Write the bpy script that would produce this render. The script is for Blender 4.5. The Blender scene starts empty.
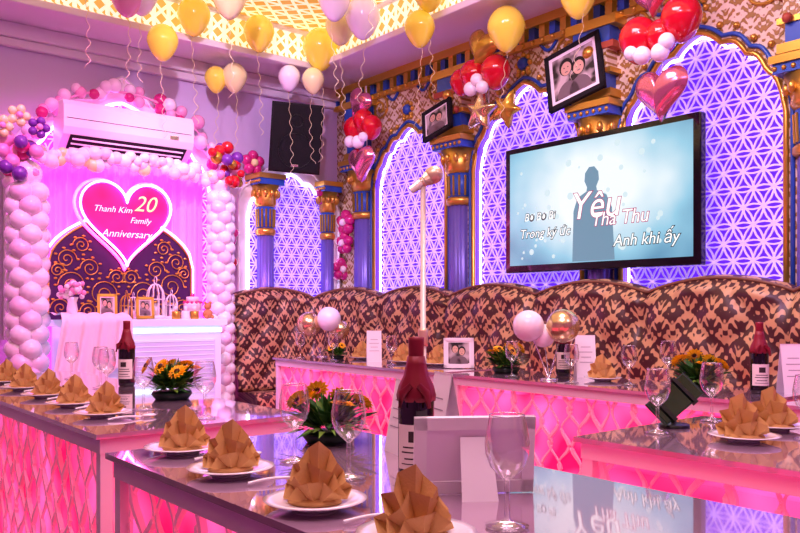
import bpy, math, random
from mathutils import Vector, Matrix
random.seed(7)
pi=math.pi
sc=bpy.context.scene
col=sc.collection

# ------------------------------------------------------------------ materials
def lin(h):
    h=h.lstrip('#'); o=[]
    for i in (0,2,4):
        c=int(h[i:i+2],16)/255
        o.append(c/12.92 if c<=.04045 else ((c+.055)/1.055)**2.4)
    return (*o,1)
def mat(name,c,rough=.5,metal=0,em=None,es=0,coat=0,bump=None,sub=0):
    m=bpy.data.materials.new(name); m.use_nodes=True
    nt=m.node_tree; b=nt.nodes['Principled BSDF']
    b.inputs['Base Color'].default_value=lin(c)
    b.inputs['Roughness'].default_value=rough
    b.inputs['Metallic'].default_value=metal
    b.inputs['Coat Weight'].default_value=coat
    if em:
        b.inputs['Emission Color'].default_value=lin(em)
        b.inputs['Emission Strength'].default_value=es
    if bump:
        n=nt.nodes.new('ShaderNodeTexNoise'); n.inputs['Scale'].default_value=bump[0]
        tc=nt.nodes.new('ShaderNodeTexCoord'); nt.links.new(tc.outputs['Object'],n.inputs['Vector'])
        bp=nt.nodes.new('ShaderNodeBump'); bp.inputs['Strength'].default_value=bump[1]; bp.inputs['Distance'].default_value=.01
        nt.links.new(n.outputs['Fac'],bp.inputs['Height']); nt.links.new(bp.outputs['Normal'],b.inputs['Normal'])
    return m
def N(nt,t,**k):
    n=nt.nodes.new(t)
    for a,b in k.items(): setattr(n,a,b)
    return n
def two_tone(name,c1,c2,kind,scale,lo,hi,rough=.5,metal=0,warp=0,es=0,coords='Object',bump=0,wscale=.6):
    m=mat(name,c1,rough,metal); nt=m.node_tree; b=nt.nodes['Principled BSDF']; L=nt.links
    tc=N(nt,'ShaderNodeTexCoord'); vec=tc.outputs[coords]
    if kind=='edge':
        t=N(nt,'ShaderNodeTexVoronoi',feature='DISTANCE_TO_EDGE'); t.inputs['Scale'].default_value=scale; o=t.outputs['Distance']
    else:
        t=N(nt,'ShaderNodeTexNoise'); t.inputs['Scale'].default_value=scale; o=t.outputs['Fac']
    L.new(vec,t.inputs['Vector'])
    r=N(nt,'ShaderNodeMapRange'); r.inputs['From Min'].default_value=lo; r.inputs['From Max'].default_value=hi
    L.new(o,r.inputs['Value'])
    mx=N(nt,'ShaderNodeMix',data_type='RGBA'); mx.inputs['A'].default_value=lin(c1); mx.inputs['B'].default_value=lin(c2)
    L.new(r.outputs[0],mx.inputs['Factor']); L.new(mx.outputs['Result'],b.inputs['Base Color'])
    if es:
        L.new(mx.outputs['Result'],b.inputs['Emission Color']); b.inputs['Emission Strength'].default_value=es
    return m
def MN(nt):
    def M(op,a,b2=None):
        n=N(nt,'ShaderNodeMath',operation=op)
        for i,x in enumerate((a,b2)):
            if x is None: continue
            if isinstance(x,(int,float)): n.inputs[i].default_value=x
            else: nt.links.new(x,n.inputs[i])
        return n.outputs[0]
    return M
def damask(name,c1,c2,ku,kv,coords='UV',ax=(0,1),lo=.05,hi=.22,rough=.45,bump=.2,metal=0):
    """symmetric floral damask figure from interfering cosines, in the cloth's own u,v"""
    m=mat(name,c1,rough,metal); nt=m.node_tree; b=nt.nodes['Principled BSDF']; L=nt.links; M=MN(nt)
    tc=N(nt,'ShaderNodeTexCoord'); sp=N(nt,'ShaderNodeSeparateXYZ'); L.new(tc.outputs[coords],sp.inputs[0])
    a=M('MULTIPLY',sp.outputs[ax[0]],ku*2*pi); v=M('MULTIPLY',sp.outputs[ax[1]],kv*2*pi)
    c=lambda x:M('COSINE',x)
    t1=M('MULTIPLY',c(a),c(v))
    t2=M('MULTIPLY',c(M('ADD',M('MULTIPLY',v,3),M('MULTIPLY',c(a),1.6))),c(M('MULTIPLY',a,2)))
    t3=M('MULTIPLY',c(M('ADD',M('MULTIPLY',v,5),M('MULTIPLY',c(M('MULTIPLY',a,2)),1.4))),c(M('MULTIPLY',a,3)))
    s=M('ADD',M('MULTIPLY',t1,.45),M('ADD',M('MULTIPLY',t2,.6),M('MULTIPLY',t3,.5)))
    no=N(nt,'ShaderNodeTexNoise'); no.inputs['Scale'].default_value=40; L.new(tc.outputs['Object'],no.inputs['Vector'])
    s=M('ADD',s,M('MULTIPLY',M('SUBTRACT',no.outputs['Fac'],.5),.5))
    r=N(nt,'ShaderNodeMapRange'); r.inputs['From Min'].default_value=lo; r.inputs['From Max'].default_value=hi; L.new(s,r.inputs['Value'])
    mx=N(nt,'ShaderNodeMix',data_type='RGBA'); mx.inputs['A'].default_value=lin(c1); mx.inputs['B'].default_value=lin(c2)
    L.new(r.outputs[0],mx.inputs['Factor']); L.new(mx.outputs['Result'],b.inputs['Base Color'])
    bp=N(nt,'ShaderNodeBump'); bp.inputs['Strength'].default_value=bump; bp.inputs['Distance'].default_value=.008
    L.new(r.outputs[0],bp.inputs['Height']); L.new(bp.outputs['Normal'],b.inputs['Normal'])
    return m
def lattice_mat(name,cl,ch,k,vertical=False,es=.6,w=.16):
    m=mat(name,cl,.5); nt=m.node_tree; b=nt.nodes['Principled BSDF']; L=nt.links; M=MN(nt)
    tc=N(nt,'ShaderNodeTexCoord'); sp=N(nt,'ShaderNodeSeparateXYZ'); L.new(tc.outputs['Object'],sp.inputs[0])
    X,Y,Z=sp.outputs
    if vertical: A=M('ADD',X,Y); B=Z
    else: A=X; B=Y
    res=None
    for e,kk in ((M('ADD',A,B),k),(M('SUBTRACT',A,B),k),(A,k*1.0)):
        f=M('FRACT',M('MULTIPLY',e,kk)); d=M('ABSOLUTE',M('SUBTRACT',f,.5)); g=M('LESS_THAN',d,w)
        res=g if res is None else M('MAXIMUM',res,g)
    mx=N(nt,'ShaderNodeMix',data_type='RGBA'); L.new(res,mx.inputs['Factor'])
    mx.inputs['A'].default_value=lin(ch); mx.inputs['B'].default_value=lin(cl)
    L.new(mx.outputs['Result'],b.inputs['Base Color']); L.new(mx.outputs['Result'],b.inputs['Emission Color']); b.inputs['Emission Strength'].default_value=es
    return m
def glass_mat(name,tint='#ffffff',gl=.06):
    m=bpy.data.materials.new(name); m.use_nodes=True; nt=m.node_tree; nt.nodes.clear(); L=nt.links
    o=N(nt,'ShaderNodeOutputMaterial'); t=N(nt,'ShaderNodeBsdfTransparent'); g=N(nt,'ShaderNodeBsdfGlossy'); g.inputs['Roughness'].default_value=.03
    t.inputs['Color'].default_value=lin(tint)
    lw=N(nt,'ShaderNodeLayerWeight'); lw.inputs['Blend'].default_value=.4
    r=N(nt,'ShaderNodeMapRange'); r.inputs['To Min'].default_value=gl; r.inputs['To Max'].default_value=.85
    mx=N(nt,'ShaderNodeMixShader'); L.new(lw.outputs['Facing'],r.inputs['Value']); L.new(r.outputs[0],mx.inputs[0]); L.new(t.outputs[0],mx.inputs[1]); L.new(g.outputs[0],mx.inputs[2]); L.new(mx.outputs[0],o.inputs[0])
    return m

M_wall=mat('wall_paint_lavender','#d8c6ea',.6,bump=(40,.05))
M_wallr=mat('wall_paint_room','#b070b4',.7)
M_white=mat('white_gloss','#f1ecf0',.3)
M_soffit=mat('soffit_white','#efe6ee',.55)
M_floor=two_tone('floor_marble','#1f1418','#4a3038','edge',1.6,.0,.03,rough=.12)
M_trayc=lattice_mat('ceiling_gold_lattice','#fff2cc','#cf9c48',7,False,es=.72,w=.11)  # warm glow put into the ceiling material instead of a cove lamp
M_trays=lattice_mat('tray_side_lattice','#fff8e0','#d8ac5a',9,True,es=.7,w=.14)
M_scroll=damask('gold_scroll_wall','#ecdcc0','#a8803f',7.0,5.5,'Object',(0,2),lo=.0,hi=.25,rough=.4,bump=.7)
M_gold=mat('gold','#d8aa50',.3,.8,em='#8a5f1c',es=.12)
M_blue=mat('royal_blue','#2a5ab8',.35,coat=.3)
M_terra=mat('terracotta_trim','#b2573d',.5)
M_colsh=mat('column_shaft','#7a70c8',.35,.3)
M_glow=mat('purple_led_backing','#4a16b0',.5,em='#6a26e0',es=.95)
M_glowp=mat('pink_led_backing','#c030b0',.5,em='#d850d8',es=.9)
M_lat=mat('white_acrylic_lattice','#e2d4ff',.4,em='#c4a8ff',es=.5)
M_led=mat('led_strip','#ffffff',.4,em='#e4d2ff',es=7)
M_pinkstrip=mat('pink_glow_strip','#ffffff',.4,em='#ff7ae0',es=9)
M_black=mat('black_plastic','#08080a',.3)
M_blackm=mat('black_grille','#141317',.8,bump=(300,.8))
M_tv=mat('tv_bezel','#05060a',.15,coat=.5)
M_sofa=damask('sofa_damask','#4a2a2a','#c6a074',6.6,4.4,'UV',(0,1),lo=.0,hi=.2,rough=.38,bump=.12)
M_sofap=mat('sofa_piping','#7a5440',.4)
M_tabtop=mat('table_glass_top','#b898b0',.05,.35,coat=1)
M_tabedge=mat('table_white_trim','#f0dce8',.3)
M_tabglow=two_tone('table_pink_light','#d8105c','#ff64ac','noise',3.2,.36,.64,rough=.5,es=1.2)
M_net=mat('table_net','#ffb6cc',.45,em='#ff80b0',es=.2)
M_nap=mat('tan_napkin','#d4a868',.8,bump=(200,.15))
M_plate=mat('porcelain','#f2ecef',.15,coat=.4)
M_steel=mat('steel','#d8d4dc',.2,1)
M_glass=glass_mat('clear_glass')
M_bottle=mat('dark_bottle_glass','#0d0a0f',.06,coat=.6)
M_redfoil=mat('red_foil','#86122c',.45,.1)
M_label=mat('wine_label','#ece4dc',.6)
M_labtxt=mat('label_print','#3a2a2e',.6)
M_leaf=mat('leaf_green','#2c6420',.5)
M_leaf2=mat('leaf_light','#74a038',.5)
M_yel=mat('petal_yellow','#ffc60f',.5)
M_brown=mat('flower_center','#4a2a0c',.8)
M_paper=mat('white_paper','#f4eef2',.6)
M_ink=mat('ink','#a39aa6',.7)
B_yel=mat('balloon_yellow','#ffec5c',.15,coat=.6,em='#b8a020',es=.15)
B_pale=mat('balloon_pale_yellow','#f8f2b0',.2,coat=.5)
B_wht=mat('balloon_white','#faf2fa',.22,coat=.4)
B_pink=mat('balloon_pink','#f2a4d2',.22,coat=.4)
B_lpink=mat('balloon_light_pink','#f8dcf2',.22,coat=.4)
B_mag=mat('balloon_magenta','#d02a84',.22,coat=.4)
B_red=mat('balloon_red','#d0122c',.12,coat=.7)
B_gold=mat('balloon_gold','#d6b04c',.2,.7)
B_rose=mat('foil_rose','#e58aa8',.18,.8)
B_cham=mat('foil_champagne','#e2cb9a',.2,.85)
B_pur=mat('balloon_purple','#7a3aa8',.22,coat=.4)
M_rib=mat('ribbon','#e8dcb4',.4)
M_heart=two_tone('heart_panel','#d80c58','#ff2a92','noise',2.2,.35,.65,rough=.4,es=.8)
M_neon=mat('heart_neon','#ffffff',.4,em='#ff7ad4',es=9)
M_dark=mat('backdrop_dark','#3a1044',.45,em='#5a1468',es=.3)
M_txt=mat('white_text','#ffffff',.5,em='#fff0e0',es=.7)
M_gtxt=mat('gold_text','#f0d090',.5,em='#ffdf9a',es=.9)
M_drape=mat('pink_tulle','#f09ae4',.7,em='#ff50e0',es=.75)  # emission stands in for pink light falling on the tulle
M_cloth=mat('white_cloth','#f3e6f0',.75)
M_mic=mat('mic_stand_cream','#dccfc0',.35,.3)
M_photo=two_tone('photo_print','#2a2428','#cdbfc0','noise',9,.42,.58,rough=.3)
M_green=mat('dark_green_plastic','#103024',.35)

# ------------------------------------------------------------------ mesh builder
class MB:
    def __init__(s): s.v=[];s.f=[];s.m=[];s.s=[];s.T=Matrix.Identity(4)
    def add(s,vs,fs,mi=0,sm=False):
        b=len(s.v); s.v+= [tuple(s.T@Vector(p)) for p in vs]
        for f in fs: s.f.append([b+i for i in f]); s.m.append(mi); s.s.append(sm)
    def box(s,c,d,mi=0):
        x,y,z=c; a,b,e=d[0]/2,d[1]/2,d[2]/2
        vs=[(x+i*a,y+j*b,z+k*e) for i in(-1,1) for j in(-1,1) for k in(-1,1)]
        s.add(vs,[(0,1,3,2),(4,6,7,5),(0,4,5,1),(2,3,7,6),(0,2,6,4),(1,5,7,3)],mi)
    def lathe(s,pr,seg=24,mi=0,c=(0,0,0),flute=0,nf=12,sm=True):
        vs=[];fs=[];n=len(pr)
        for (r,z) in pr:
            for k in range(seg):
                a=2*pi*k/seg; rr=r*(1-flute*abs(math.sin(a*nf/2))) if flute else r
                vs.append((c[0]+rr*math.cos(a),c[1]+rr*math.sin(a),c[2]+z))
        for i in range(n-1):
            for k in range(seg):
                k2=(k+1)%seg; fs.append((i*seg+k,i*seg+k2,(i+1)*seg+k2,(i+1)*seg+k))
        if pr[0][0]>1e-4: fs.append(tuple(range(seg))[::-1])
        if pr[-1][0]>1e-4: fs.append(tuple((n-1)*seg+k for k in range(seg)))
        s.add(vs,fs,mi,sm)
    def tube(s,pts,r,seg=6,mi=0,closed=False,sm=True,up=(0,0,1)):
        pts=[Vector(p) for p in pts]; n=len(pts); vs=[];fs=[]
        for i,p in enumerate(pts):
            if closed: t=pts[(i+1)%n]-pts[i-1]
            else: t=pts[min(i+1,n-1)]-pts[max(i-1,0)]
            if t.length<1e-9: t=Vector((0,0,1))
            t.normalize(); u=Vector(up)
            if abs(t.dot(u))>.97: u=Vector((1,0,0)) if abs(t.x)<.9 else Vector((0,1,0))
            a=t.cross(u).normalized(); b=a.cross(t)
            rr=r[i] if isinstance(r,(list,tuple)) else r
            for k in range(seg):
                q=2*pi*(k+.5)/seg; vs.append(p+a*rr*math.cos(q)+b*rr*math.sin(q))
        m=n if closed else n-1
        for i in range(m):
            j=(i+1)%n
            for k in range(seg):
                k2=(k+1)%seg; fs.append((i*seg+k,i*seg+k2,j*seg+k2,j*seg+k))
        if not closed:
            fs.append(tuple(range(seg))); fs.append(tuple((n-1)*seg+k for k in range(seg)))
        s.add(vs,fs,mi,sm)
    def sph(s,c,r,mi=0,seg=14,ring=9,drop=0):
        if not isinstance(r,(list,tuple)): r=(r,r,r)
        vs=[];fs=[]
        for i in range(ring+1):
            th=pi*i/ring; z=math.cos(th); q=math.sin(th)
            if drop and z<0: q*=1+drop*z
            for k in range(seg):
                a=2*pi*k/seg; vs.append((c[0]+r[0]*q*math.cos(a),c[1]+r[1]*q*math.sin(a),c[2]+r[2]*z*(1+(drop*.5 if z<0 else 0))))
        for i in range(ring):
            for k in range(seg):
                k2=(k+1)%seg; fs.append((i*seg+k,(i+1)*seg+k,(i+1)*seg+k2,i*seg+k2))
        s.add(vs,fs,mi,True)
    def puff(s,outl,th,mi=0,M=None):
        n=len(outl); R=6; old=s.T
        if M is not None: s.T=old@M
        for sg in (1,-1):
            vs=[];fs=[]
            for i in range(R+1):
                f=i/R; h=th*math.sqrt(max(0,1-f**2.4))*sg
                for k,(x,z) in enumerate(outl): vs.append((x*f,h*(1-.06*(k%2)*f),z*f))
            for i in range(R):
                for k in range(n):
                    k2=(k+1)%n; fs.append((i*n+k,i*n+k2,(i+1)*n+k2,(i+1)*n+k))
            s.add(vs,fs,mi,True)
        s.T=old
    def mesh(s,name,mats):
        me=bpy.data.meshes.new(name); me.from_pydata(s.v,[],s.f)
        for m in mats: me.materials.append(m)
        me.polygons.foreach_set('material_index',s.m); me.polygons.foreach_set('use_smooth',s.s)
        me.update(); return me
    def obj(s,name,mats,loc=(0,0,0),rot=(0,0,0),parent=None,bevel=0):
        return inst(name,s.mesh(name,mats),loc,rot,parent,bevel)
def inst(name,me,loc=(0,0,0),rot=(0,0,0),parent=None,bevel=0,scale=1):
    o=bpy.data.objects.new(name,me); col.objects.link(o); o.location=loc; o.rotation_euler=rot
    if scale!=1: o.scale=(scale,)*3
    if parent: o.parent=parent
    if bevel:
        b=o.modifiers.new('bevel','BEVEL'); b.width=bevel; b.segments=2; b.limit_method='ANGLE'
    return o
def empty(name,loc=(0,0,0),rot=(0,0,0)):
    e=bpy.data.objects.new(name,None); e.empty_display_size=.1; col.objects.link(e); e.location=loc; e.rotation_euler=rot; return e
def text(name,s,size,loc,rot,m,parent,ext=.001,off=0,shear=0,align='CENTER'):
    c=bpy.data.curves.new(name,'FONT'); c.body=s; c.size=size; c.align_x=align; c.align_y='CENTER'; c.extrude=ext; c.offset=off; c.shear=shear
    c.materials.append(m); o=bpy.data.objects.new(name,c); col.objects.link(o); o.location=loc; o.rotation_euler=rot; o.parent=parent; return o

XL,XR,YB,YF=-6.05,2.0,4.35,-1.6
ZS,ZC=3.1,3.4
# ------------------------------------------------------------------ room shell
cx,cy=(XL+XR)/2,(YB+YF)/2
f=MB(); f.box((cx,cy,-.05),(XR-XL+.4,YB-YF+.4,.1)); f.obj('floor',[M_floor])
f=MB(); f.box((XL-.1,cy,1.75),(.2,YB-YF+.4,3.5)); f.obj('wall_left',[M_wall])
f=MB(); f.box((cx,YB+.1,1.75),(XR-XL,.2,3.5)); f.obj('wall_back',[M_wallr])
f=MB(); f.box((XR+.1,cy,1.75),(.2,YB-YF+.4,3.5)); f.obj('wall_right',[M_wallr])
f=MB(); f.box((cx,YF-.1,1.75),(XR-XL,.2,3.5)); f.obj('wall_front',[M_wallr])
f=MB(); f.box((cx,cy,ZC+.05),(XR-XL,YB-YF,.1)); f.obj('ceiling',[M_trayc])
TX0,TX1,TY0,TY1=-5.6,1.4,-1.1,3.72
f=MB()
f.box(((XL+TX0)/2,cy,(ZS+ZC)/2),(TX0-XL,YB-YF,ZC-ZS)); f.box(((TX1+XR)/2,cy,(ZS+ZC)/2),(XR-TX1,YB-YF,ZC-ZS))
f.box(((TX0+TX1)/2,(YB+TY1)/2,(ZS+ZC)/2),(TX1-TX0,YB-TY1,ZC-ZS)); f.box(((TX0+TX1)/2,(YF+TY0)/2,(ZS+ZC)/2),(TX1-TX0,TY0-YF,ZC-ZS))
f.obj('ceiling_soffit',[M_soffit])
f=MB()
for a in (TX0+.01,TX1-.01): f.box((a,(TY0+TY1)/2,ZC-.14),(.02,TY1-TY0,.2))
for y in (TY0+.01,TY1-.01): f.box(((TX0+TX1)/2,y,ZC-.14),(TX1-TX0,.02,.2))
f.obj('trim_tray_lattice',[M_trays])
f=MB()
for z,t,h in ((ZS-.01,.09,.05),(ZC-.03,.05,.04)):
    for x,sg in ((TX0,1),(TX1,-1)): f.box((x+sg*t/2-sg*.02,(TY0+TY1)/2,z+.02),(t,TY1-TY0+.1,h))
    for y,sg in ((TY0,1),(TY1,-1)): f.box(((TX0+TX1)/2,y+sg*t/2-sg*.02,z+.02),(TX1-TX0+.1,t,h))
f.obj('trim_tray_edge',[M_soffit],bevel=.008)
f=MB(); f.box((XL+.04,cy,ZS-.05),(.08,YB-YF,.1)); f.box((XL+.025,cy,ZS-.13),(.05,YB-YF,.06),0)
f.obj('trim_crown_left',[M_soffit],bevel=.01)
f=MB(); f.box((cx,YB-.09,ZS-.03),(XR-XL,.18,.06),0); f.box((cx,YB-.075,ZS-.16),(XR-XL,.15,.04),2)
x=XL+.05;i=0
while x<XR-.05:
    f.box((x,YB-.08,ZS-.10),(.05,.16,.08),0 if i%2 else 1)
    f.sph((x,YB-.155,ZS-.16),.018,2,6,4)
    x+=.09;i+=1
f.obj('trim_crown_back',[M_gold,M_blue,M_gold])
M_bulb=mat('warm_bulb','#fff0c8',.4,em='#ffe0a0',es=9)
for x in (-5.1,-4.3,-3.5,-2.7):
    for y in (1.2,2.1,3.0):
        f=MB(); f.lathe([(.055,-.012),(.055,0)],20,1); f.lathe([(.038,-.016),(.038,-.011)],20,0); f.obj('recessed_downlight',[M_bulb,M_white],loc=(x,y,ZC))

# ------------------------------------------------------------------ arches
def archh(t,zs,za,lobes=True):
    t=min(1,abs(t)); 
    f=.75*math.sqrt(1-t*t)+.25*(1-t)
    h=zs+(za-zs)*f
    if lobes: h-=.035*(1-abs(math.sin(3.5*pi*(1-t**1.6))))*(0 if t>.985 else 1)
    return h
def surround(F,name,bw,hw,z0,zs,za,zt,out,mats):
    b=MB(); n=48
    xs=[-hw+2*hw*i/n for i in range(n+1)]
    def q(p,mi): b.add([F(*a) for a in p],[(0,1,2,3)],mi)
    for sg in (-1,1):
        q([(sg*bw,out,z0),(sg*hw,out,z0),(sg*hw,out,zt),(sg*bw,out,zt)],0)
        q([(sg*hw,out,z0),(sg*hw,0,z0),(sg*hw,0,zs),(sg*hw,out,zs)],1)
    hs=[archh(x/hw,zs,za) for x in xs]
    for i in range(n):
        q([(xs[i],out,hs[i]),(xs[i+1],out,hs[i+1]),(xs[i+1],out,zt),(xs[i],out,zt)],0)
        q([(xs[i],out,hs[i]),(xs[i+1],out,hs[i+1]),(xs[i+1],0,hs[i+1]),(xs[i],0,hs[i])],1)
    pts=[(-hw,z0)]+[(x,h) for x,h in zip(xs,hs)]+[(hw,z0)]
    b.tube([F(x,out+.005,z) for x,z in pts],.016,6,2)
    b.tube([F(x*(1+.035/hw),out+.005,z+.035*(1 if abs(x)<hw else 0)) for x,z in pts],.013,6,3)
    b.tube([F(x*(1-.012/hw),out*.45,z-.012) for x,z in pts],.008,6,4)
    for k in range(2,n-1,4):
        b.sph(F(xs[k]*(1+.07/hw),out+.01,hs[k]+.075),.02,2,7,5)
    kz=za+.13
    b.sph(F(0,out+.01,kz),.045,3,10,6); 
    for k in range(8):
        a=2*pi*k/8; b.sph(F(.06*math.cos(a),out+.01,kz+.06*math.sin(a)),.02,2,7,5)
    for sg in (-1,1):
        P=[]
        for k in range(36):
            a=k*.38; r=.13*(1-k/38)
            P.append(F(sg*(hw*.80+r*math.cos(a)),out+.008,zt-.22+r*math.sin(a)*.9))
        b.tube(P,.011,5,2)
        P=[F(sg*(hw*.80-.1-.3*u),out+.008,zt-.12-.06*math.sin(u*pi*2)) for u in [k/14 for k in range(15)]]
        b.tube(P,.012,5,3)
    return b.obj(name,mats)
def screen(F,name,hw,z0,zs,za,a,mats,o=.035,w=.0065):
    b=MB(); n=40
    xs=[-hw+2*hw*i/n for i in range(n+1)]
    for i in range(n):
        b.add([F(xs[i],.008,z0),F(xs[i+1],.008,z0),F(xs[i+1],.008,archh(xs[i+1]/hw,zs,za)),F(xs[i],.008,archh(xs[i]/hw,zs,za))],[(0,1,2,3)],0)
    def ins(x,z): return abs(x)<hw-.004 and z0<z<archh(x/hw,zs,za)-.004
    r=0; z=z0-a; seg=24
    while z<za+a:
        x=-hw-2*a+(a/2 if r%2 else 0)
        while x<hw+2*a:
            ps=[(x+a*math.cos(2*pi*k/seg),z+a*math.sin(2*pi*k/seg)) for k in range(seg+1)]
            run=[]
            for p in ps:
                if ins(*p): run.append(F(p[0],o,p[1]))
                else:
                    if len(run)>1: b.tube(run,w,4,1,sm=False)
                    run=[]
            if len(run)>1: b.tube(run,w,4,1,sm=False)
            if ins(x,z):
                st=[(x+(.32*a if k%2 else .13*a)*math.cos(pi*k/6),z+(.32*a if k%2 else .13*a)*math.sin(pi*k/6)) for k in range(12)]
                b.add([F(p[0],o+.004,p[1]) for p in st],[tuple(range(12))],1)
            x+=a
        z+=a*.866; r+=1
    return b.obj(name,mats)
def FB(x0): return lambda s,o,z:(x0+s,YB-o,z)
def FL(y0): return lambda s,o,z:(XL+o,y0+s,z)
colx=[-5.64,-4.42,-3.12,-1.80,-.48,.84]
for i in range(5):
    a,b=colx[i],colx[i+1]; m=(a+b)/2; bw=(b-a)/2; hw=bw-.15
    surround(FB(m),'arch_surround',bw,hw,0.4,2.15,2.70 if i else 2.62,ZS-.05,.11,[M_scroll,M_glow,M_gold,M_blue,M_led])
    screen(FB(m),'lattice_screen',hw,.9,2.15,2.70 if i else 2.62,.115,[M_glow,M_lat])
f=MB(); f.box(((XL+colx[0])/2,YB-.055,1.75),(colx[0]-XL,.11,2.6)); f.obj('wall_panel_corner',[M_scroll])
def leftarch(y0,hw,z0,zs,za,a,glow,led):
    F=FL(y0); b=MB(); n=48; out=.07
    xs=[-hw+2*hw*i/n for i in range(n+1)]; hs=[archh(x/hw,zs,za) for x in xs]
    fw=.09
    P=[(-hw,z0)]+list(zip(xs,hs))+[(hw,z0)]
    Q=[(-hw-fw,z0)]+[(x*(1+fw/hw),h+fw*1.1+(.10*max(0,1-abs(x)/(.3*hw)))) for x,h in zip(xs,hs)]+[(hw+fw,z0)]
    for i in range(len(P)-1):
        p,p2,q,q2=P[i],P[i+1],Q[i],Q[i+1]
        b.add([F(p[0],out,p[1]),F(p2[0],out,p2[1]),F(q2[0],out,q2[1]),F(q[0],out,q[1])],[(0,1,2,3)],0)
        b.add([F(p[0],out,p[1]),F(p2[0],out,p2[1]),F(p2[0],0,p2[1]),F(p[0],0,p[1])],[(0,1,2,3)],0)
        b.add([F(q[0],out,q[1]),F(q2[0],out,q2[1]),F(q2[0],0,q2[1]),F(q[0],0,q[1])],[(0,1,2,3)],0)
    b.tube([F(x,out+.004,z) for x,z in P],.012,6,1)
    b.tube([F(x,out+.004,z) for x,z in Q],.012,6,0)
    b.obj('arch_frame',[M_white,led])
    screen(F,'lattice_screen',hw,z0,zs,za,a,[glow,M_lat])
leftarch(3.70,.42,.9,1.9,2.28,.10,M_glow,M_led)
leftarch(2.22,.72,.9,2.0,2.66,.13,M_glowp,M_pinkstrip)

# ------------------------------------------------------------------ columns
def column(name,x,y,ztop,r=.10,z0=0):
    b=MB()
    b.box((0,0,z0+.25),(2.6*r,2.6*r,.5),2)
    b.lathe([(r*1.3,z0+.5),(r*1.3,z0+.56),(r*1.05,z0+.6)],24,1)
    zb=ztop-.52
    b.lathe([(r,z0+.6),(r*.95,zb)],48,0,flute=.14,nf=14)
    b.lathe([(r*.98,zb),(r*1.15,zb+.015),(r*1.15,zb+.045),(r*.98,zb+.06)],24,1)
    b.lathe([(r*.98,zb+.06),(r*1.02,zb+.24)],24,2)
    for k in range(14):
        a=2*pi*k/14; b.tube([(r*1.0*math.cos(a),r*1.0*math.sin(a),zb+.07),(r*1.06*math.cos(a),r*1.06*math.sin(a),zb+.22)],.009,5,1)
    b.lathe([(r*1.05,zb+.24),(r*1.25,zb+.27),(r*1.2,zb+.30),(r*1.55,zb+.42)],24,1)
    for k in range(12):
        a=2*pi*k/12; b.sph((r*1.42*math.cos(a),r*1.42*math.sin(a),zb+.35),(.022,.022,.035),1,7,5)
    b.box((0,0,zb+.445),(r*3.1,r*3.1,.05),2); b.box((0,0,zb+.49),(r*3.4,r*3.4,.04),1)
    for sx in range(-3,4):
        b.sph((sx*r*.48,-r*1.56,zb+.445),.014,1,6,4)
    return b.obj(name,[M_colsh,M_gold,M_blue],loc=(x,y,0))
def pier(x):
    b=MB(); z=2.43
    for k,(h,ww,m) in enumerate(((.05,.30,1),(.10,.22,2),(.03,.30,1),(.12,.24,0),(.04,.34,3),(.10,.28,2),(.06,.38,1))):
        b.box((0,0,z+h/2),(ww,.14+ww*.25,h),m); z+=h
    for sg in (-1,0,1): b.sph((sg*.09,-.12,2.60),.026,3,8,6)
    b.sph((0,-.12,2.72),.045,1,10,7)
    return b.obj('pier_capital',[M_scroll,M_gold,M_blue,M_terra],loc=(x,YB-.115,0))
for x in colx:
    column('ornate_column',x,YB-.10,2.42); pier(x)
column('ornate_column',-5.93,3.42,2.25,.075)
column('ornate_column',-5.93,4.05,2.25,.06)

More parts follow.
